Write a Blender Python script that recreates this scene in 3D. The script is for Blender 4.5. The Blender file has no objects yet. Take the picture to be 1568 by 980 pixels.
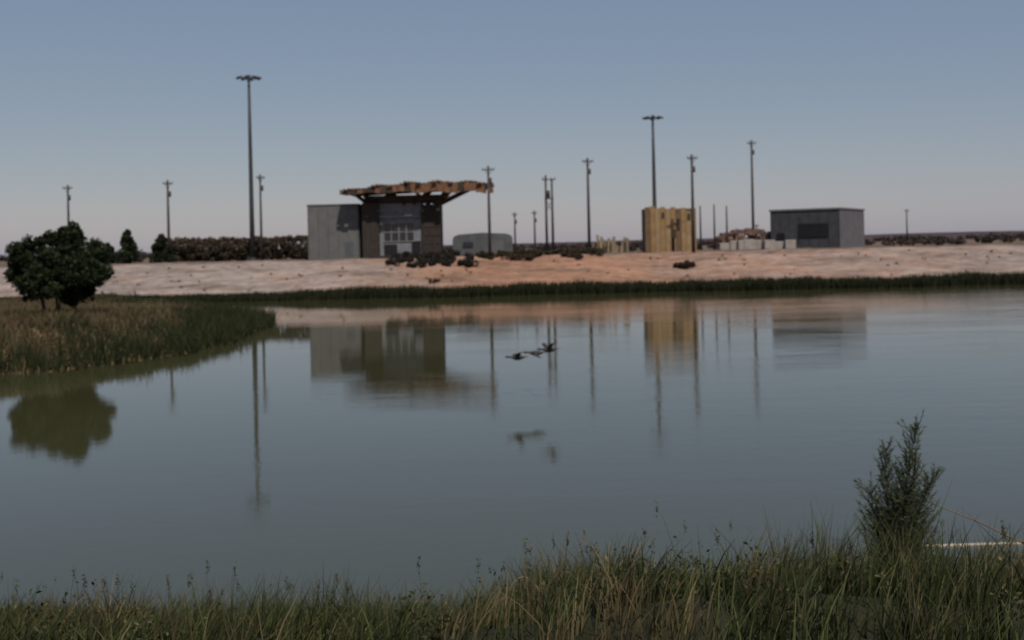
import bpy, math, random
import numpy as np
from mathutils import Vector, Matrix
rng=np.random.default_rng(7); random.seed(7)
S=bpy.context.scene
D=bpy.data
def link(o):
    S.collection.objects.link(o); return o
# ---------------------------------------------------------------- materials
def newmat(name):
    m=D.materials.new(name); m.use_nodes=True
    nt=m.node_tree; b=nt.nodes['Principled BSDF']
    return m,nt,b
def solid(name,col,rough=.75,var=.25,scale=1.5,metal=0,bump=.0,stretch=(1,1,1),spec=.3):
    m,nt,b=newmat(name); N=nt.nodes; L=nt.links
    tc=N.new('ShaderNodeTexCoord'); mp=N.new('ShaderNodeMapping'); mp.inputs['Scale'].default_value=stretch
    L.new(tc.outputs['Object'],mp.inputs[0])
    n=N.new('ShaderNodeTexNoise'); n.inputs['Scale'].default_value=scale; n.inputs['Detail'].default_value=8; n.inputs['Roughness'].default_value=.65
    L.new(mp.outputs[0],n.inputs['Vector'])
    r=N.new('ShaderNodeMapRange'); r.inputs['From Min'].default_value=.3; r.inputs['From Max'].default_value=.7
    r.inputs['To Min'].default_value=1-var; r.inputs['To Max'].default_value=1+var
    L.new(n.outputs['Fac'],r.inputs['Value'])
    v=N.new('ShaderNodeVectorMath'); v.operation='SCALE'; v.inputs[0].default_value=col[:3]
    L.new(r.outputs[0],v.inputs['Scale']); L.new(v.outputs[0],b.inputs['Base Color'])
    b.inputs['Roughness'].default_value=rough; b.inputs['Metallic'].default_value=metal
    b.inputs['Specular IOR Level'].default_value=spec
    if bump:
        bp=N.new('ShaderNodeBump'); bp.inputs['Strength'].default_value=bump; bp.inputs['Distance'].default_value=.05
        L.new(n.outputs['Fac'],bp.inputs['Height']); L.new(bp.outputs[0],b.inputs['Normal'])
    return m
def leafmat(name,trans=.25):
    m,nt,b=newmat(name); N=nt.nodes; L=nt.links
    a=N.new('ShaderNodeAttribute'); a.attribute_name='Col'
    L.new(a.outputs['Color'],b.inputs['Base Color']); b.inputs['Roughness'].default_value=.7; b.inputs['Specular IOR Level'].default_value=.2
    t=N.new('ShaderNodeBsdfTranslucent'); L.new(a.outputs['Color'],t.inputs['Color'])
    mx=N.new('ShaderNodeMixShader'); mx.inputs[0].default_value=trans
    L.new(b.outputs[0],mx.inputs[1]); L.new(t.outputs[0],mx.inputs[2]); L.new(mx.outputs[0],N['Material Output'].inputs['Surface'])
    return m
LEAF=leafmat('foliage_leaf'); 
# ---------------------------------------------------------------- mesh helpers
def mesh_np(name,V,F,mat,col=None,smooth=False):
    me=D.meshes.new(name); n=len(V); m,k=F.shape
    me.vertices.add(n); me.vertices.foreach_set('co',np.asarray(V,np.float32).ravel())
    me.loops.add(m*k); me.loops.foreach_set('vertex_index',F.astype(np.int32).ravel())
    me.polygons.add(m); me.polygons.foreach_set('loop_start',np.arange(0,m*k,k,dtype=np.int32))
    if smooth: me.polygons.foreach_set('use_smooth',np.ones(m,bool))
    me.update(calc_edges=True)
    if col is not None:
        ca=me.color_attributes.new('Col','FLOAT_COLOR','POINT')
        c=np.ones((n,4),np.float32); c[:,:3]=col; ca.data.foreach_set('color',c.ravel())
    me.materials.append(mat); me.validate()
    o=D.objects.new(name,me); return link(o)
class MB:
    def __init__(s): s.v=[];s.f=[]
    def box(s,c,d,rot=0,tilt=None):
        c=Vector(c);b=len(s.v);M=Matrix.Rotation(rot,3,'Z')
        if tilt is not None: M=M@Matrix.Rotation(tilt[1],3,tilt[0])
        for z in(-.5,.5):
            for x,y in((-.5,-.5),(.5,-.5),(.5,.5),(-.5,.5)):
                s.v.append(c+M@Vector((x*d[0],y*d[1],z*d[2])))
        for q in((3,2,1,0),(4,5,6,7),(0,1,5,4),(1,2,6,5),(2,3,7,6),(3,0,4,7)): s.f.append([b+i for i in q])
        return s
    def tube(s,pts,rad,n=8):
        pts=[Vector(p) for p in pts]; b=len(s.v)
        for i,p in enumerate(pts):
            t=(pts[min(i+1,len(pts)-1)]-pts[max(i-1,0)]).normalized()
            a=t.orthogonal().normalized() if abs(t.z)<.95 else Vector((1,0,0)).cross(t).normalized()
            c=t.cross(a)
            for k in range(n):
                w=2*math.pi*k/n; s.v.append(p+(a*math.cos(w)+c*math.sin(w))*rad[i])
        for i in range(len(pts)-1):
            for k in range(n):
                k2=(k+1)%n; s.f.append([b+i*n+k,b+i*n+k2,b+(i+1)*n+k2,b+(i+1)*n+k])
        s.f.append([b+k for k in range(n)][::-1]); s.f.append([b+(len(pts)-1)*n+k for k in range(n)])
        return s
    def loft(s,rings):
        b=len(s.v);n=len(rings[0])
        for r in rings: s.v+= [Vector(p) for p in r]
        for i in range(len(rings)-1):
            for k in range(n):
                k2=(k+1)%n; s.f.append([b+i*n+k,b+i*n+k2,b+(i+1)*n+k2,b+(i+1)*n+k])
        s.f.append([b+k for k in range(n)][::-1]); s.f.append([b+(len(rings)-1)*n+k for k in range(n)])
        return s
    def obj(s,name,mat,parent=None,smooth=False,bevel=0,loc=None,rotz=0):
        me=D.meshes.new(name); me.from_pydata(s.v,[],s.f); me.update(); me.materials.append(mat)
        if smooth: me.polygons.foreach_set('use_smooth',[True]*len(me.polygons))
        o=link(D.objects.new(name,me))
        if parent: o.parent=parent
        if bevel:
            m=o.modifiers.new('bv','BEVEL'); m.width=bevel; m.segments=2
        if loc: o.location=loc
        o.rotation_euler.z=rotz
        return o
def empty(name,loc=(0,0,0),rotz=0):
    o=D.objects.new(name,None); o.location=loc; o.rotation_euler.z=rotz; return link(o)
# ---------------------------------------------------------------- terrain
PEN=np.array([(-19.9,47.8),(-17.6,51.5),(-16.2,55.3),(-15.8,60),(-16.0,65),(-16.5,73),(-17.9,80),(-21.5,86),(-28,94),(-35,102),(-41,118),(-130,118),(-130,42),(-60,40),(-34,43),(-25,45.5)])
def sdpoly(x,y,P):
    d=np.full(x.shape,1e9); ins=np.zeros(x.shape,bool)
    for i in range(len(P)):
        ax,ay=P[i];bx,by=P[(i+1)%len(P)]
        ex,ey=bx-ax,by-ay
        t=np.clip(((x-ax)*ex+(y-ay)*ey)/(ex*ex+ey*ey),0,1)
        d=np.minimum(d,np.hypot(x-ax-t*ex,y-ay-t*ey))
        c=((ay>y)!=(by>y))&(x<(bx-ax)*(y-ay)/((by-ay) if by!=ay else 1e-9)+ax); ins^=c
    return np.where(ins,d,-d)
def wob(x,y,f,ph=0):
    return (np.sin(x*f+1.3+ph)*np.cos(y*f*1.1+.7*ph)+.6*np.sin(x*f*2.3+y*f*1.7+ph)+.35*np.sin(x*f*4.9-y*f*4.1+2*ph))/1.95
def yshore(x): return 112+.7*np.sin(x*.13)+.4*np.sin(x*.41+1)
def H(x,y):
    x=np.asarray(x,float);y=np.asarray(y,float)
    zn=np.minimum(3.5,(14.5+.35*np.sin(x*.7)+.2*np.sin(x*2.1)-y)*.345)
    zf=np.minimum(3.85,(y-yshore(x))*.214)
    zf=zf+np.where(zf>.4,.12*wob(x,y,.5)+.05*wob(x,y,1.9,2),0)
    sp=sdpoly(x,y,PEN)+.5*wob(x,y,.6); cap=np.clip(1.5-(y-62)*.035,.45,1.5)
    zp=np.minimum(cap+.12*wob(x,y,.3),sp*.21)
    zr=np.minimum(3.85,(x-95)*.2); zl=np.minimum(3.85,(-95-x)*.2)
    z=np.maximum.reduce([zn,zf,zp,zr,zl])
    z=np.maximum(z,-1.2)
    far=np.clip((y-500)/400,0,1)
    z=z+far*(3.3+1.6*np.clip(x/400,-1,1)+.8*wob(x,y,.006)+.5*wob(x,y,.021,1))
    return z
xs=np.concatenate([-np.geomspace(6000,110,26),np.arange(-100,100,1.0),np.geomspace(110,6000,26)])
ys=np.concatenate([-np.geomspace(3000,40,10),np.arange(-30,4,2),np.arange(4,16,.5),np.arange(16,104,1.5),np.arange(104,150,.75),np.arange(150,400,8),np.geomspace(400,9000,34)])
X,Y=np.meshgrid(xs,ys); Z=H(X,Y)
ny,nx=X.shape
idx=np.arange(nx*ny).reshape(ny,nx)
F=np.stack([idx[:-1,:-1],idx[:-1,1:],idx[1:,1:],idx[1:,:-1]],-1).reshape(-1,4)
V=np.stack([X,Y,Z],-1).reshape(-1,3)
col=np.zeros((ny,nx,3)); 
def sm(a,b,t): 
    t=np.clip((t-a)/(b-a),0,1); return t*t*(3-2*t)
def mixc(c,new,m): return c*(1-m[...,None])+np.array(new)*m[...,None]
col[:]=(.16,.115,.085)
emb=sm(0,2,Y-yshore(X))*(1-sm(128,136,Y))
col=mixc(col,(.262,.215,.190),emb)
red=np.exp(-((X-2)/17)**2)*1.0+.45*np.exp(-((X-30)/25)**2)+.3*wob(X,Y,.35)
col=mixc(col,(.285,.160,.105),np.clip(emb*red,0,1))
col=mixc(col,(.14,.095,.068),np.clip(emb*(wob(X*.5,Y*1.6,.45,5)-.22)*1.3,0,.85))
col=mixc(col,(.09,.065,.045),np.clip(sm(129,134,Y)*(1-sm(150,220,Y))*(.5+.6*wob(X,Y,.25,3)),0,1))
col=mixc(col,(.07,.048,.048),sm(200,500,Y))
pen=(Y<112)&(Y>30)&(X<-14)
col=mixc(col,(.14,.10,.05),pen*1.0)
col=mixc(col,(.035,.035,.018),(Y<20)*1.0)
m,nt,b=newmat('ground_earth');N=nt.nodes;L=nt.links
a=N.new('ShaderNodeAttribute');a.attribute_name='Col'
tc=N.new('ShaderNodeTexCoord')
def noise(sc,det=8,stretch=None):
    n=N.new('ShaderNodeTexNoise');n.inputs['Scale'].default_value=sc;n.inputs['Detail'].default_value=det;n.inputs['Roughness'].default_value=.7
    if stretch:
        mp=N.new('ShaderNodeMapping');mp.inputs['Scale'].default_value=stretch;L.new(tc.outputs['Object'],mp.inputs[0]);L.new(mp.outputs[0],n.inputs['Vector'])
    else: L.new(tc.outputs['Object'],n.inputs['Vector'])
    return n
n1=noise(.9);n2=noise(.25,5,(.5,1.6,2.5))
ad=N.new('ShaderNodeMath');ad.operation='ADD';L.new(n1.outputs[0],ad.inputs[0]);L.new(n2.outputs[0],ad.inputs[1])
r=N.new('ShaderNodeMapRange');r.inputs['From Min'].default_value=.65;r.inputs['From Max'].default_value=1.35;r.inputs['To Min'].default_value=.4;r.inputs['To Max'].default_value=1.55
L.new(ad.outputs[0],r.inputs[0])
vm=N.new('ShaderNodeVectorMath');vm.operation='SCALE';L.new(a.outputs['Color'],vm.inputs[0]);L.new(r.outputs[0],vm.inputs['Scale']);L.new(vm.outputs[0],b.inputs['Base Color'])
b.inputs['Roughness'].default_value=.95;b.inputs['Specular IOR Level'].default_value=.1
bp=N.new('ShaderNodeBump');bp.inputs['Strength'].default_value=.6;bp.inputs['Distance'].default_value=.15;L.new(n1.outputs[0],bp.inputs['Height']);L.new(bp.outputs[0],b.inputs['Normal'])
GROUND=m
mesh_np('ground',V,F,GROUND,col.reshape(-1,3),smooth=True)
# ---------------------------------------------------------------- water
m,nt,b=newmat('pond_water');N=nt.nodes;L=nt.links
b.inputs['Base Color'].default_value=(.050,.049,.022,1);b.inputs['Roughness'].default_value=.03;b.inputs['IOR'].default_value=1.52
tc=N.new('ShaderNodeTexCoord')
n1=noise(1.6,4,(1,1.5,1));n2=noise(.09,3,(.6,2.0,1));n3=noise(7,3,(1,1.4,1))
rr=N.new('ShaderNodeMapRange');rr.inputs['From Min'].default_value=.42;rr.inputs['From Max'].default_value=.62;rr.inputs['To Min'].default_value=.3;rr.inputs['To Max'].default_value=1.0
L.new(n2.outputs[0],rr.inputs[0])
sx=N.new('ShaderNodeSeparateXYZ');L.new(tc.outputs['Object'],sx.inputs[0])
rx=N.new('ShaderNodeMapRange');rx.inputs['From Min'].default_value=-12;rx.inputs['From Max'].default_value=40;rx.inputs['To Min'].default_value=.4;rx.inputs['To Max'].default_value=3.2
L.new(sx.outputs['X'],rx.inputs[0])
mm=N.new('ShaderNodeMath');mm.operation='MULTIPLY';L.new(rr.outputs[0],mm.inputs[0]);L.new(rx.outputs[0],mm.inputs[1])
mk=N.new('ShaderNodeMath');mk.operation='MULTIPLY_ADD';mk.inputs[1].default_value=.15;L.new(n3.outputs[0],mk.inputs[0]);L.new(n1.outputs[0],mk.inputs[2])
mh=N.new('ShaderNodeMath');mh.operation='MULTIPLY';L.new(mm.outputs[0],mh.inputs[0]);L.new(mk.outputs[0],mh.inputs[1])
bp=N.new('ShaderNodeBump');bp.inputs['Strength'].default_value=1;bp.inputs['Distance'].default_value=.0055;L.new(mh.outputs[0],bp.inputs['Height']);L.new(bp.outputs[0],b.inputs['Normal'])
w=MB();w.v=[(-118,8,0),(118,8,0),(118,122,0),(-118,122,0)];w.f=[[0,1,2,3]];w.obj('pond_water',m)
# ---------------------------------------------------------------- grass
def blades(name,P,h,wd,lean,col,segs=3,tipcol=None,tipmix=.6):
    n=len(P);ang=rng.uniform(0,2*np.pi,n);sx=np.cos(ang)*wd/2;sy=np.sin(ang)*wd/2
    V=np.zeros((n,segs+1,2,3));C=np.zeros((n,segs+1,2,3))
    for k in range(segs+1):
        t=k/segs
        cx=P[:,0]+lean[:,0]*t*t;cy=P[:,1]+lean[:,1]*t*t;cz=P[:,2]+h*t
        f=(1-t)**.7 if k<segs else .08
        V[:,k,0]=np.stack([cx-sx*f,cy-sy*f,cz],-1);V[:,k,1]=np.stack([cx+sx*f,cy+sy*f,cz],-1)
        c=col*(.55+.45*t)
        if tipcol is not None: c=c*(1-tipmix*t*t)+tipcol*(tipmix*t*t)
        C[:,k,0]=c;C[:,k,1]=c
    base=(np.arange(n)*(segs+1)*2)[:,None]
    F=np.concatenate([base+np.array([2*k,2*k+1,2*k+3,2*k+2]) for k in range(segs)],0)
    return mesh_np(name,V.reshape(-1,3),F,LEAF,C.reshape(-1,3))
def pick(pal,n,p=None):
    pal=np.array(pal);i=rng.choice(len(pal),n,p=p);return pal[i]*rng.uniform(.7,1.3,(n,1))
HEADS=[]
def near_grass():
    Ps=[];hs=[];ws=[];ls=[];cs=[]
    nt_=6400
    tx=rng.uniform(-8,8.6,nt_);ty=rng.uniform(3.6,14.7,nt_)
    keep=np.abs(tx)<ty*.5+1.0
    tx,ty=tx[keep],ty[keep]
    for x0,y0 in zip(tx,ty):
        k=rng.integers(14,32)
        patch=.5+.5*math.sin(x0*1.7+y0*.6)*math.cos(x0*.6-y0*1.1)
        dens=.60+.50*patch+.18*math.sin(x0*4.1)
        side=.70+.20*float(sm(-2,5,x0))
        hh=rng.uniform(.20,.56)*dens*side*(1.0 if y0>6 else .75)
        if x0<-.38*y0 : hh*=.8
        sp=rng.uniform(.03,.10)
        px=x0+rng.normal(0,sp,k);py=y0+rng.normal(0,sp,k)
        h=hh*rng.uniform(.5,1.3,k)
        Ps.append(np.stack([px,py,H(px,py)-.02],-1));hs.append(h);ws.append(rng.uniform(.005,.012,k)*(1+.05*y0))
        ls.append(rng.normal(0,.26,(k,2))*h[:,None]+np.array([.04,0]))
        tanp=.09+.36*(math.sin(x0*2.3+1)*math.cos(y0*1.3+x0)>.35)
        if rng.random()<tanp: c=pick([(.14,.105,.05),(.10,.08,.04),(.17,.135,.07)],k)
        else: c=pick([(.030,.048,.012),(.045,.063,.016),(.07,.084,.026),(.018,.030,.009)],k)
        cs.append(c*rng.choice([.45,.8,1.1,1.4]))
    k=900
    px=rng.uniform(-7.5,8,k);py=rng.uniform(6,14.7,k);kk=np.abs(px)<py*.5+.6;px,py=px[kk],py[kk];k=len(px)
    h=rng.uniform(.34,.62,k)*(.9+.2*sm(-3,6,px))
    ln=rng.normal(0,.08,(k,2))
    Ps.append(np.stack([px,py,H(px,py)-.02],-1));hs.append(h);ws.append(rng.uniform(.008,.013,k));ls.append(ln);cs.append(pick([(.05,.065,.028),(.10,.09,.05),(.03,.042,.018)],k))
    HEADS.append(np.stack([px+ln[:,0]*.9,py+ln[:,1]*.9,H(px,py)-.04+h*.95],-1)[::2])
    P=np.concatenate(Ps);h=np.concatenate(hs);n=len(P)
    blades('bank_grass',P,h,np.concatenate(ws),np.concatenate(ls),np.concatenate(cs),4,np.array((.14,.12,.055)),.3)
near_grass()
def leafcloud(C,R,n,size,pal,shell=.35,flat=1.0):
    k=len(C);i=rng.integers(0,k,n)
    d=rng.normal(0,1,(n,3));d/=np.linalg.norm(d,axis=1)[:,None]
    rad=rng.uniform(shell,1,n)**.6*R[i]
    P=C[i]+d*rad[:,None]*np.array([1,1,flat])
    a=rng.normal(0,1,(n,3));a/=np.linalg.norm(a,axis=1)[:,None]
    b=np.cross(a,rng.normal(0,1,(n,3)));b/=np.linalg.norm(b,axis=1)[:,None]
    s=size*rng.uniform(.6,1.4,n)[:,None]
    V=np.stack([P-a*s,P+b*s*.45,P+a*s,P-b*s*.45],1)
    clumpc=rng.uniform(.65,1.35,k)[i][:,None]
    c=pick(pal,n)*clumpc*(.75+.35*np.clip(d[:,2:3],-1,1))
    C4=np.repeat(c[:,None],4,1)
    return V.reshape(-1,3),C4.reshape(-1,3)
def cloud_obj(name,parts,mat=LEAF,parent=None):
    V=np.concatenate([p[0] for p in parts]);C=np.concatenate([p[1] for p in parts])
    F=np.arange(len(V)).reshape(-1,4)
    o=mesh_np(name,V,F,mat,C)
    if parent:o.parent=parent
    return o
k=1100
cx=rng.uniform(-7,8,k);cy=rng.uniform(4,14.3,k);kk=np.abs(cx)<cy*.5+.8;cx,cy=cx[kk],cy[kk]
C=np.stack([cx,cy,H(cx,cy)+rng.uniform(.03,.15,len(cx))],-1)
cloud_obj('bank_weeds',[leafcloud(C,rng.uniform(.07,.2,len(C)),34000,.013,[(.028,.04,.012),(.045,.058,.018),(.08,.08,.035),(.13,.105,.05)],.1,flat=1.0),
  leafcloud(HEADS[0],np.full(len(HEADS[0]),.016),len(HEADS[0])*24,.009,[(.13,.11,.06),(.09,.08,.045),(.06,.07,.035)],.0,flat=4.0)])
# shoreline reeds (far)
n=60000
x=rng.uniform(-60,94,n);y=yshore(x)+rng.uniform(-1.0,1.5,n)
h=rng.uniform(.6,1.1,n)*(1.0+.12*np.sin(x*.3)+.08*np.sin(x*1.1))*(.55+.45*sm(-36,-10,x))
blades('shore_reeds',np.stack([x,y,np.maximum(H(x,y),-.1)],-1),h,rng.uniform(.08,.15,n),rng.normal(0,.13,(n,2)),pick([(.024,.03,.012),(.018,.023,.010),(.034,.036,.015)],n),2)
# peninsula grass
n=190000
x=rng.uniform(-52,-14,n);y=rng.uniform(42,114,n);sd=sdpoly(x,y,PEN)+.5*wob(x,y,.6)
kk=(sd>-.35)&(x>-.56*y-4);x,y,sd=x[kk],y[kk],sd[kk];n=len(x)
wet=np.clip(1-sd/6,0,1)+.55*wob(x,y,.45,1)+.35*wob(x,y,1.5,2)+.5*(x>-.30*y)
g=pick([(.030,.038,.013),(.042,.048,.016),(.022,.029,.011)],n);t=pick([(.15,.11,.058),(.12,.085,.045),(.09,.075,.04)],n)
wm=np.clip(wet*1.5,0,1)[:,None];wm=(rng.random((n,1))<wm)*1.0
cl=1+.55*wob(x,y,.8)+.45*wob(x,y,2.3,1)
h=rng.uniform(.22,.55,n)*(1+.7*np.clip(1-sd/5,0,1))*cl
shade=(.6+.45*np.clip(cl,.3,1.7))[:,None]
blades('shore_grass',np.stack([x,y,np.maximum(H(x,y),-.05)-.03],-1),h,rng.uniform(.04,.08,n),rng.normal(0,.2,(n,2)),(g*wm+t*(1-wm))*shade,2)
# ---------------------------------------------------------------- trees
BARK=solid('bark',(.05,.04,.032),.9,.35,6,bump=.5)
def tree(name,x,y,ztop,rad,stems=4,n=52000,leaf=.12,pal=((.018,.030,.010),(.030,.042,.014),(.011,.018,.007))):
    z0=float(H(x,y));Ht=ztop-z0
    root=empty(name,(x,y,z0));mb=MB()
    Cs=[];Rs=[]
    masses=[(0.05,0,.78,.42),(.42,.1,.64,.42),(-.5,-.1,.66,.44),(.52,-.25,.44,.40),(-.6,.2,.42,.42),(.1,-.45,.42,.46),(.0,.45,.5,.44),(-.15,0,.60,.50),(.25,.3,.36,.40),(-.30,-.3,.34,.42),(.66,.1,.50,.30),(-.85,0,.52,.28),(.18,.1,.90,.24),(.15,-.2,.55,.5),(.35,-.3,.32,.34)]
    for s in range(stems):
        a=s*2*math.pi/stems+random.uniform(-.4,.4);r0=.8
        top=Vector((math.cos(a)*rad*.4,math.sin(a)*rad*.4,Ht*.7))
        p0=Vector((math.cos(a)*r0,math.sin(a)*r0,-.1));pts=[p0,p0.lerp(top,.35)+Vector((random.uniform(-.1,.1),random.uniform(-.1,.1),0)),p0.lerp(top,.7),top]
        mb.tube(pts,[.11,.085,.06,.03],7)
    for mx_,my_,mz_,mr_ in masses:
        c=Vector((mx_*rad,my_*rad,mz_*Ht));q=Vector((mx_*rad*.4,my_*rad*.4,Ht*.25))
        mb.tube([q,q.lerp(c,.5)+Vector((0,0,.12)),c],[.06,.04,.015],5)
        for j in range(17):
            d=Vector((random.gauss(0,1),random.gauss(0,1),random.gauss(0,.8))).normalized()*rad*mr_*random.uniform(.3,.95)
            p=c+d;p.z=max(min(p.z,Ht-.2),Ht*.21)
            Cs.append(tuple(p));Rs.append(rad*random.uniform(.09,.22))
    mb.obj('trunk_and_limbs',BARK,root,True)
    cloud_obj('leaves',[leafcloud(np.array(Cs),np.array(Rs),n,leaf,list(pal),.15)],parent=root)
tree('broadleaf_tree',-25.95,63,6.75,2.8,5)
def bush_tree(name,x,y,ztop,rad,n=5000):
    z0=float(H(x,y));Ht=ztop-z0;root=empty(name,(x,y,z0))
    MB().tube([(0,0,-.1),(0.05,0,Ht*.5),(0,0,Ht*.92)],[.14,.09,.02]).obj('trunk',BARK,root,True)
    Cs=[];Rs=[]
    for j in range(40):
        u=random.random()**.9;a=random.uniform(0,6.28);rr=rad*(1-u)**.6*random.uniform(.2,.8)
        Cs.append((math.cos(a)*rr,math.sin(a)*rr,.35+u*(Ht-.6)));Rs.append(rad*.4*(1.1-.6*u))
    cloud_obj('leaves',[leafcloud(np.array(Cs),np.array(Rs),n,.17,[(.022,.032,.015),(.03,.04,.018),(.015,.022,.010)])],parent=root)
bush_tree('juniper_tree',-47.3,135,8.1,1.75);bush_tree('juniper_tree',-43.4,136,7.5,1.7);bush_tree('juniper_tree',-51.5,140,6.6,1.3)
Cs=[];Rs=[];Cs2=[];Rs2=[]
for j in range(260):
    x=random.uniform(-46,-25.5);y=145+random.uniform(-1,1);z=3.85+random.uniform(.2,2.2)
    Cs.append((x,y,z));Rs.append(random.uniform(.35,.7))
for j in range(120):
    Cs2.append((-45.5+j*.168,146,6.55+random.uniform(-.25,.25)));Rs2.append(random.uniform(.25,.45))
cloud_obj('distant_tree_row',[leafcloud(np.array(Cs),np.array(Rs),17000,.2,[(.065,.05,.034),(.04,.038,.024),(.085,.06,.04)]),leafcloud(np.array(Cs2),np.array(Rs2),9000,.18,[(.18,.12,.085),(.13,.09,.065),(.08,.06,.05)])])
def scrub(name,spec,pal,leaf=.12,per=420):
    Cs=[];Rs=[]
    for(x,y,r) in spec:
        for q in range(4):
            xx=x+random.uniform(-r,r)*.7;yy=y+random.uniform(-r,r)*.7;Cs.append((xx,yy,float(H(xx,yy))+r*.25+random.uniform(0,r*.35)));Rs.append(r*random.uniform(.35,.6))
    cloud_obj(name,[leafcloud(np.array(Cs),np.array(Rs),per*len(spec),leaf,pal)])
scrub('dark_scrub',[(random.uniform(-14,-4.5),random.uniform(124.5,131.5),random.uniform(.5,1.0)) for _ in range(40)],[(.035,.03,.026),(.05,.038,.03),(.022,.02,.018)])
scrub('brown_scrub',[(random.uniform(-4,10.5),random.uniform(128,133),random.uniform(.4,.95)) for _ in range(56)],[(.09,.06,.038),(.06,.048,.028),(.045,.04,.024)])
scrub('plateau_scrub',[(random.uniform(-70,110),random.uniform(150,210),random.uniform(.5,1.2)) for _ in range(230)],[(.06,.045,.036),(.045,.038,.028),(.08,.055,.045)],.2,120)
scrub('plain_scrub',[(random.uniform(-200,330),random.uniform(230,520),random.uniform(1,2.2)) for _ in range(520)],[(.06,.045,.04),(.045,.038,.034)],.45,60)
scrub('embankment_bush',[(19.2,122.5,.85),(20.0,122.8,.7),(18.5,123,.6)],[(.07,.03,.025),(.05,.03,.02),(.04,.035,.02)],.09,700)
scrub('embankment_bush',[(-8.6,117,.4),(-8.2,117.3,.35)],[(.08,.05,.03),(.05,.04,.02)],.08,400)
scrub('embankment_weeds',[(random.uniform(-50,80),random.uniform(113.5,129),random.uniform(.12,.3)) for _ in range(120)],[(.14,.10,.065),(.11,.085,.05),(.12,.09,.06)],.08,30)
# ---------------------------------------------------------------- poles
STEEL=solid('galvanised_steel',(.05,.05,.056),.6,.2,3,.2)
WOODP=solid('weathered_pole_wood',(.062,.054,.052),.85,.3,4)
LAMP=solid('lamp_housing',(.05,.05,.055),.5,.15,5)
def high_mast(x,y,ztop,w):
    z0=float(H(x,y));h=ztop-z0;r=empty('high_mast_light',(x,y,z0))
    MB().tube([(0,0,-.3),(0,0,h*.3),(0,0,h*.65),(0,0,h)],[.36,.30,.24,.17],12).obj('mast',STEEL,r,True)
    MB().tube([(0,0,-.2),(0,0,.35)],[.55,.5],12).obj('base_collar',STEEL,r)
    m=MB();l=MB()
    n=16;R=w*.28
    m.tube([(R*math.cos(2*math.pi*i/n),R*math.sin(2*math.pi*i/n),h-.25) for i in range(n+1)],[.06]*(n+1),6)
    for i in range(8):
        a=2*math.pi*i/8;c,s=math.cos(a),math.sin(a)
        m.tube([(0,0,h-.1),(c*w*.36,s*w*.36,h-.15)],[.05,.04],6)
        l.box((c*w*.43,s*w*.43,h-.12),(.62,.4,.22),a,('Y',.25))
    m.tube([(0,0,h-.5),(0,0,h+.25)],[.26,.2],10)
    m.obj('headframe',STEEL,r);l.obj('luminaires',LAMP,r,bevel=.05)
high_mast(-33.8,143,27.8,3.1);high_mast(20.9,160,23.4,2.9)
def pole(x,y,ztop,r=.17,arm=1.5,rot=0,kind='utility_pole'):
    z0=float(H(x,y));h=ztop-z0;m=MB();m.tube([(0,0,-.3),(0,0,h*.5),(0,0,h)],[r*1.15,r,r*.75],9)
    if arm:
        m.box((0,-.14,h-.45),(arm,.1,.13))
        for s in(-.46,-.2,.2,.46): m.tube([(s*arm,-.14,h-.4),(s*arm,-.14,h-.18)],[.045,.03],6)
        m.tube([(-arm*.3,-.14,h-.5),(0,-.12,h-1.1)],[.03,.03],5);m.tube([(arm*.3,-.14,h-.5),(0,-.12,h-1.1)],[.03,.03],5)
        if arm<1.6: m.tube([(.24,-.05,h-2.1),(.24,-.05,h-1.4)],[.16,.16],8)
    m.obj(kind,WOODP,None,True,loc=(x,y,z0),rotz=rot)
pole(-60.5,150,14.7,.17,1.3);pole(-42.8,137,14.2,.17,1.2,.5);pole(-31.7,139,14.8,.15,1.1,.6)
pole(-2.6,129,14.5,.17,1.5);pole(.6,200,11.2,.17,1.0);pole(4.2,200,11.4,.17,1.0)
pole(10.0,142,16.2,.19,1.5,.2);pole(21.5,130,15.4,.18,1.3,.2)
for x,z in((25.8,10),(27.7,10.1),(29.4,9.9)): pole(x,150,z,.13,0,kind='steel_post')
pole(35.2,160,19.7,.19,1.3);pole(108,300,12.8,.2,1.6);pole(58,260,9,.14,1.2);pole(-95,200,14,.2,2)
z0=float(H(5.2,150));h=14.6-z0;m=MB()
for s,hh in((-.42,h),(.42,h-.5)): m.tube([(s,0,-.3),(s,0,hh)],[.2,.14],9)
m.box((0,-.17,h-.6),(1.9,.1,.14));m.box((0,-.17,h-3.2),(1.3,.12,.14));m.tube([(-.1,-.3,h-3.1),(-.1,-.3,h-2.1)],[.24,.24],10);m.tube([(.42,0,h-5),(-.42,0,h-3.4)],[.04,.04],5)
m.tube([(-.42,0,h-5),(.42,0,h-3.4)],[.04,.04],5)
for s in(-.8,-.3,.3,.8): m.tube([(s,-.17,h-.55),(s,-.17,h-.25)],[.06,.04],6)
m.obj('transformer_pole',WOODP,None,True,loc=(5.2,150,z0))
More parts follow.
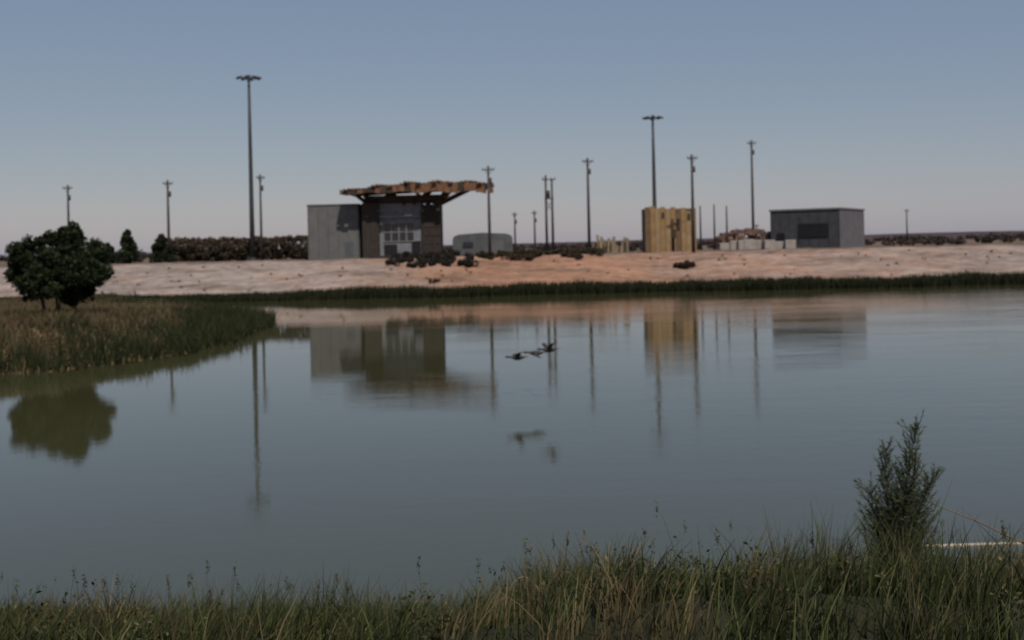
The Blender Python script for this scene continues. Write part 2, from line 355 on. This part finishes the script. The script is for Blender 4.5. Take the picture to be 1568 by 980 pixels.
# ---------------------------------------------------------------- buildings
GREY=solid('grey_render',(.105,.105,.105),.85,.16,.7,bump=.1)
GREYM=solid('grey_blockwork',(.16,.165,.18),.85,.25,1.2)
GREYD=solid('grey_concrete',(.08,.085,.092),.85,.25,.9)
DARKB=solid('dark_brown_cladding',(.032,.025,.022),.8,.3,2)
BLACK=solid('dark_opening',(.012,.012,.014),.5,.2,1)
TRIM=solid('pale_trim',(.20,.195,.19),.7,.15,2)
WOOD=solid('canopy_timber',(.145,.074,.042),.8,.45,1.4,stretch=(2,.3,1))
WOODD=solid('dark_timber',(.045,.03,.021),.85,.35,2)
GLASS,nt,b=newmat('window_glass');b.inputs['Base Color'].default_value=(.02,.025,.03,1);b.inputs['Roughness'].default_value=.08
ZG=3.7
def ribbed(m,x0,x1,y,z0,z1,step,proud=.05):
    n=int((x1-x0)/step)
    for i in range(n+1): m.box((x0+i*(x1-x0)/n,y-proud/2-.001,(z0+z1)/2),(.07,proud,z1-z0-.04))
r=empty('grey_block_building',(-21.6,136,ZG));
MB().box((0,0,3.35),(6.2,6,6.7)).obj('walls',GREY,r,bevel=.04)
MB().box((0,0,6.79),(6.34,6.14,.17)).obj('parapet_cap',GREYD,r)
m=MB();ribbed(m,-3.0,3.0,-3.0,.1,6.6,1.2,.03);m.obj('panel_joints',GREYD,r)
MB().box((1.9,-3.03,1.15),(1.0,.06,2.1)).obj('door',GREYD,r)
r=empty('canopy_pavilion',(-13.3,133,ZG))
MB().box((-3.7,1.5,3.45),(2.0,4.2,6.9)).obj('left_tower',DARKB,r,bevel=.03)
MB().box((-.15,2.6,3.4),(5.08,5,6.8)).obj('walls',GREYM,r)
MB().box((3.55,2.2,3.3),(2.28,5,6.6)).obj('right_tower',DARKB,r,bevel=.03)
m=MB()
for zz in(.9,1.9,2.9,3.9,4.9,5.9): m.box((3.55,-.34,zz),(2.2,.06,.12))
for xx in(2.55,3.2,3.9,4.6): m.box((xx,-.38,3.2),(.1,.06,6.2))
m.obj('stair_screen',WOODD,r)
m=MB()
for i in range(4):
    for j in range(2): m.box((-1.75+i*.92,.08,2.75+j*1.15),(.74,.06,.95))
m.obj('windows',GLASS,r)
m=MB()
for i in range(5): m.box((-2.21+i*.92,.05,3.33),(.1,.1,2.3))
for zz in(2.2,3.32,4.46): m.box((-.37,.035,zz),(3.8,.13,.09))
m.box((-.15,-.1,5.2),(5.0,.5,.18));m.obj('window_frames',TRIM,r)
MB().box((1.7,.07,1.1),(1.1,.06,2.2)).obj('door',BLACK,r)
MB().box((-1.4,.07,1.0),(1.6,.06,1.7)).obj('service_opening',BLACK,r)
MB().box((-.15,-.4,.25),(6,1.6,.5)).obj('plinth',DARKB,r,bevel=.03)
cz=8.7
def zc(t): return cz-.9*(abs(t-.6)/.6)**2.2*.75+ .24*t
m=MB();nb=38
x0,x1=-7.0,11.2
dk=MB()
for i in range(nb):
    t=(i+.5)/nb;x=x0+(x1-x0)*t
    dy=5.2+.5*math.sin(i*1.7);z=zc(t)+.13*math.sin(i*.85)+random.uniform(-.05,.05)
    th=.14+.12*(1-abs(2*t-1))
    (m if (i*7)%11>2+4*(t<.25) else dk).box((x,1.2+random.uniform(-.2,.2),z+.22),((x1-x0)/nb*1.12,dy*1.55,th),0,('Y',.2*math.sin(i*.85+.5)+random.uniform(-.05,.05)))
for i in range(26):
    t=(i+.5)/26;x=x0+(x1-x0)*t
    a=.8*math.sin(min(1,t*1.3)*3.14*.5)+.12+.14*math.sin(i*1.1)
    (m if (t>.4 or i%3==0) and i%9!=2 else dk).box((x,-2.9+random.uniform(-.15,.15),zc(t)-.02-a*.4),((x1-x0)/26*.98,.12,a+.2),0,('Y',.25*random.uniform(-1,1)))
m.obj('timber_roof_slats',WOOD,r)
for i in range(8):
    y=-2.4+i*1.0;dk.tube([(x0+.6,y,zc(.04)-.1),(x0+4.5,y,zc(.25)-.32),(x0+9,y,zc(.5)-.42),(x0+14,y,zc(.78)-.3),(x1-.4,y,zc(.97)-.1)],[.08,.14,.16,.14,.08],6)
dk.obj('roof_beams',WOODD,r)
m=MB()
for y in(-.2,2,4.2):
    for xa,xb in((-3.9,-5.6),(-3.2,-1.0),(.5,-1.5),(1.5,3.6),(3.9,6.2),(4.3,8.4),(3.2,1.4),(4.4,5.4),(-3.8,-4.6)):
        m.tube([(xa,y,6.6),(xb,y,zc((xb-x0)/(x1-x0))-.3)],[.17,.14],6)
m.obj('canopy_struts',WOODD,r)
MB().loft([[(-3.6,0,6.85),(3.9,0,6.85),(5.6,-.6,7.75),(-4.2,-.6,7.75)],[(-3.6,4.2,6.85),(3.9,4.2,6.85),(5.6,4.6,7.75),(-4.2,4.6,7.75)]]).obj('upper_deck',DARKB,r)
r=empty('low_storage_building',(-4.0,153,3.75))
prof=[(-4.1,0),(-4.1,2.4),(-3.9,2.75),(-3.3,3.0),(0,3.2),(3.3,3.0),(3.9,2.75),(4.1,2.4),(4.1,0)]
MB().loft([[(x,-3,z) for x,z in prof][::-1],[(x,3,z) for x,z in prof][::-1]]).obj('shell',GREYD,r)
m=MB();ribbed(m,-3.9,3.9,-3,.05,2.5,.55,.05);m.obj('cladding_ribs',GREY,r)
MB().box((2.0,-3.08,1.1),(1.8,.08,2.1)).obj('roller_door',GREY,r);MB().box((-2,-3.08,1.6),(1.4,.08,.7)).obj('window',GLASS,r)
OC=solid('ochre_panel',(.23,.145,.068),.75,.28,1.0);OC2=solid('pale_ochre_panel',(.25,.17,.092),.75,.2,1.5);BR=solid('rust_panel',(.13,.08,.048),.8,.3,1.5)
r=empty('ochre_panel_building',(19.6,137,ZG))
MB().box((0,.4,2.75),(5.9,4,5.5)).obj('core',BR,r)
a=MB();c=MB();e=MB();o=MB()
hs=[5.75,5.85,5.6,5.75,5.5,5.7,5.25,5.6,5.1,5.5]
for i,hh in enumerate(hs):
    x=-2.84+i*.632;q=[e,a,c,a,c,a,e,a,c,a][i]
    q.box((x,-1.66-.05*(i%2),hh/2),(.59,.12,hh))
for x,zz,hh in((-.92,4.7,.7),(.95,3.6,1.4),(2.25,4.5,.8),(.3,1.0,1.9)): o.box((x,-1.79,zz),(.3,.1,hh))
a.obj('front_panels',OC,r);c.obj('pale_panels',OC2,r);e.obj('rust_panels',BR,r);o.obj('openings',DARKB,r)
m=MB()
for i in range(5): m.box((-3.0,-1.3+i*.85,2.8),(.12,.7,5.6-.1*(i%2)))
m.obj('side_panels',BR,r)
r=empty('grey_box_building',(44.8,150,3.8),math.atan2(.53,-.85)+math.pi)
BX=solid('box_panel_shaded',(.046,.046,.052),.7,.3,.8);BX2=solid('box_panel_sunlit',(.12,.115,.125),.7,.2,.8)  # shaded front and sunlit side painted as darker and lighter panel colours
L1,M1=9.7,13
MB().box((-L1/2,M1/2,2.65),(L1,M1,5.3)).obj('walls',BX,r)
MB().box((-L1/2,M1/2,5.42),(L1+.3,M1+.3,.24)).obj('roof_edge',BX2,r)
m=MB()
for i in range(12): m.box((.03,.55+i*1.08,2.6),(.06,.98,5.1))
m.obj('side_panels',BX2,r)
m=MB();ribbed(m,-L1+.1,-.1,0,.05,5.2,1.2,.05);m.obj('front_ribs',BX,r)
MB().box((-3.6,-.07,2.5),(4.2,.1,1.9)).obj('recessed_opening',BLACK,r)
MB().box((-8.2,-.07,1.1),(1.1,.1,2.2)).obj('door',BLACK,r)
PALE=solid('pale_concrete',(.27,.24,.22),.85,.2,1.5);RUB=solid('red_rubble',(.14,.085,.068),.9,.35,2);CREAM=solid('cream_block',(.22,.175,.12),.85,.3,2)
m=MB()
x=28.0
while x<37.6:
    wdt=random.uniform(.7,1.7);hh=random.uniform(1.0,1.6);m.box((x+wdt/2,148+random.uniform(-.6,.6),3.75+hh/2),(wdt*.95,1.1,hh),random.uniform(-.15,.15));x+=wdt
m.obj('concrete_block_row',PALE,bevel=.08)
m=MB()
for i in range(300):
    x=random.uniform(29.5,38);t=1-abs((x-33.7)/6.5)**2;z=3.7+random.random()*3.1*t
    s=random.uniform(.3,.9);m.box((x,158+random.uniform(-1.3,1.3),z),(s,s*random.uniform(.5,1),s*.7),random.uniform(0,3),('X',random.uniform(-.5,.5)))
m.obj('rubble_pile',RUB)
m=MB()
for i in range(17):
    x=10.4+i*.27+random.uniform(-.05,.05);hh=random.uniform(.9,2.6);m.box((x,141+random.uniform(-1,1),3.75+hh/2),(.26,.5,hh),random.uniform(-.3,.3))
m.obj('stacked_stone_blocks',CREAM,bevel=.03)
# ---------------------------------------------------------------- foreground sapling
def sapling(name,x,y,shoots):
    z0=float(H(x,y));r=empty(name,(x,y,z0))
    mb=MB();Vs=[];Cs=[]
    for(bx,tx,ht,dy,t0,bl,nbr) in shoots:
        def P(t): return Vector((bx+(tx-bx)*t**1.3+.02*math.sin(t*7+bx*30),dy*t,ht*t-.05*(1-t)))
        mb.tube([P(0),P(.25),P(.5),P(.75),P(1)],[.012,.010,.007,.004,.0015],6)
        for i in range(nbr):
            t=t0+(1-t0)*(i+random.random())/nbr;a=i*2.399+random.uniform(-.5,.5)
            u=(t-t0)/(1-t0)
            ln=bl*(math.sin(min(1,u*1.1+.2)*math.pi*.93)**.7+.12)*random.uniform(.3,1.35)
            p0=P(min(t,.995));d=Vector((math.cos(a),math.sin(a),random.uniform(.5,1.6))).normalized()
            p1=p0+d*ln*.5;p2=p0+d*ln+Vector((0,0,ln*.25))
            mb.tube([p0,p1,p2],[.003,.002,.0008],4)
            for j in range(int(16+150*ln)):
                s=random.random()**.75;q=p0.lerp(p1,s*2) if s<.5 else p1.lerp(p2,s*2-1)
                nd=(d*1.2+Vector((random.gauss(0,.7),random.gauss(0,.7),random.gauss(.1,.5)))).normalized();l=random.uniform(.010,.040)
                sd=nd.orthogonal().normalized()*.0021
                Vs+=[q-sd,q+sd,q+nd*l+sd*.4,q+nd*l-sd*.4]
                cc=random.choice([(.055,.072,.030),(.085,.098,.045),(.032,.045,.02)]);k=random.uniform(.7,1.3)
                Cs+=[[c*k for c in cc]]*4
    mb.obj('stem_and_twigs',BARK,r,True)
    o=mesh_np('needles',np.array([tuple(v) for v in Vs]),np.arange(len(Vs)).reshape(-1,4),LEAF,np.array(Cs));o.parent=r
sapling('tamarisk_sapling',2.42,7.0,[(0,.12,1.15,0,.15,.19,130),(0,-.05,1.0,.08,.2,.20,100),(.01,.20,.86,-.05,.2,.21,90),(-.01,-.16,.74,.05,.2,.19,75),(.01,.07,.94,-.10,.1,.24,110),(0,-.02,.76,-.08,.1,.24,75),(.0,.14,.64,.1,.15,.2,60),(.0,-.10,.56,.1,.15,.19,55)])
DRY=solid('dry_wood',(.34,.30,.24),.85,.25,8)
z=float(H(3.2,8.0))
MB().tube([(2.72,8.1,z+.36),(3.1,8.0,z+.38),(3.5,7.95,z+.40),(4.1,7.9,z+.41)],[.010,.018,.016,.010],6).obj('dead_branch',DRY)
z=float(H(2.1,8));MB().tube([(1.75,7.6,z+.38),(2.0,7.6,z+.40),(2.25,7.7,z+.39)],[.006,.008,.005],6).obj('dead_branch',DRY)
m=MB()
for(x,y,R) in((.02,5.4,.1),(3.1,6.8,.2)):
    z=float(H(x,y));m.tube([(x-R+R*2*i/8,y,z+.12+R*math.sin(math.pi*i/8)*1.1) for i in range(9)],[.004]*9,5)
z=float(H(3.0,7));m.tube([(2.62,7,z+.62),(2.95,7,z+.48),(3.3,7,z+.30)],[.003,.005,.006],5)
m.obj('dry_bent_reed',solid('dry_reed',(.16,.115,.07),.8,.2,8))
# ---------------------------------------------------------------- ducks in flight
DK=solid('duck_plumage',(.04,.034,.03),.8,.35,14);DW=solid('duck_wing',(.034,.03,.03),.8,.3,10);DB=solid('duck_bill',(.12,.09,.03),.5,.1,5)
def duck(x,y,z,heading,flap,bank=0):
    r=empty('flying_duck',(x,y,z));r.rotation_euler=(bank,0,heading);r.scale=(1.15,1.15,1.15)
    def ring(px,pz,ry,rz,n=12): return [(px,ry*math.cos(2*math.pi*k/n),pz+rz*math.sin(2*math.pi*k/n)) for k in range(n)]
    prof=[(-.30,.02,.02,.006),(-.24,.015,.045,.014),(-.17,.005,.06,.04),(-.08,0,.078,.066),(.02,0,.082,.074),(.10,.008,.066,.06),(.16,.02,.04,.038),(.21,.03,.029,.028),(.26,.036,.027,.028),(.295,.042,.033,.036),(.33,.042,.03,.032),(.352,.036,.016,.016)]
    MB().loft([ring(a,b,c,d) for a,b,c,d in prof]).obj('body_neck_head',DK,r,True)
    MB().loft([ring(a,b,c,d,8) for a,b,c,d in[(.345,.034,.014,.013),(.375,.028,.013,.007),(.405,.025,.012,.004)]]).obj('bill',DB,r,True)
    MB().loft([[(-.22,-.035,.02),(-.22,.035,.02),(-.22,.035,.03),(-.22,-.035,.03)],[(-.34,-.055,.02),(-.34,.055,.02),(-.34,.055,.026),(-.34,-.055,.026)]]).obj('tail',DW,r)
    for s,nm in((-1,'wing_right'),(1,'wing_left')):
        st=[(.03,.0,.16,.022),(.14,.55,.15,.018),(.24,1.0,.135,.012),(.34,.7,.10,.008),(.44,.3,.035,.003)]
        rings=[];zz=.035;py=.03
        for i,(yy,k,ch,th) in enumerate(st):
            if i: 
                dy=yy-py;zz+=dy*math.tan(flap*(1 if i<3 else .45));py=yy
            le=.09-.02*i*(i>2)-(.05 if i==4 else 0)
            rr=[(le,s*yy,zz),(le-ch*.3,s*yy,zz+th),(le-ch,s*yy,zz+.002),(le-ch*.3,s*yy,zz-th*.4)]
            rings.append(rr if s<0 else rr[::-1])
        MB().loft(rings).obj(nm,DW,r,True)
duck(.1,36.4,1.30,math.radians(196),.35,.15)
duck(.72,37.2,1.36,math.radians(190),-.3,-.1)
duck(1.12,35.5,1.62,math.radians(205),.55,.1)
# ---------------------------------------------------------------- light
SE,SAZ=math.radians(54),math.radians(162)
sd=Vector((math.cos(SE)*math.sin(SAZ),math.cos(SE)*math.cos(SAZ),math.sin(SE)))
l=D.lights.new('sun','SUN');l.energy=3.6;l.angle=math.radians(.5);l.color=(1,.92,.82)
so=link(D.objects.new('sun',l));so.rotation_euler=(-sd).to_track_quat('-Z','Y').to_euler();so.location=(40,-40,60)
W=D.worlds.new('World');S.world=W;W.use_nodes=True;N=W.node_tree.nodes;L=W.node_tree.links
sk=N.new('ShaderNodeTexSky');sk.sky_type='NISHITA';sk.sun_disc=False;sk.sun_elevation=SE;sk.sun_rotation=SAZ
sk.dust_density=1.5;sk.ozone_density=2.5;sk.air_density=1.0;sk.altitude=1000
v1=N.new('ShaderNodeVectorMath');v1.operation='MULTIPLY_ADD';v1.inputs[1].default_value=(1.0,.68,.38);v1.inputs[2].default_value=(1.5,2.6,4.8)
L.new(sk.outputs[0],v1.inputs[0])
bg=N['Background'];bg.inputs['Strength'].default_value=.056
L.new(v1.outputs[0],bg.inputs['Color'])
# ---------------------------------------------------------------- camera
c=D.cameras.new('camera');c.lens=38.6;c.sensor_width=36;c.shift_y=-.072;c.clip_end=20000;c.clip_start=.1
c.dof.use_dof=True;c.dof.focus_distance=2.9;c.dof.aperture_fstop=38.6/7.5
co=link(D.objects.new('camera',c));co.location=(0,0,5);co.rotation_euler=(math.pi/2,.0218,0);S.camera=co
S.view_settings.view_transform='Standard';S.view_settings.look='None';S.view_settings.exposure=0
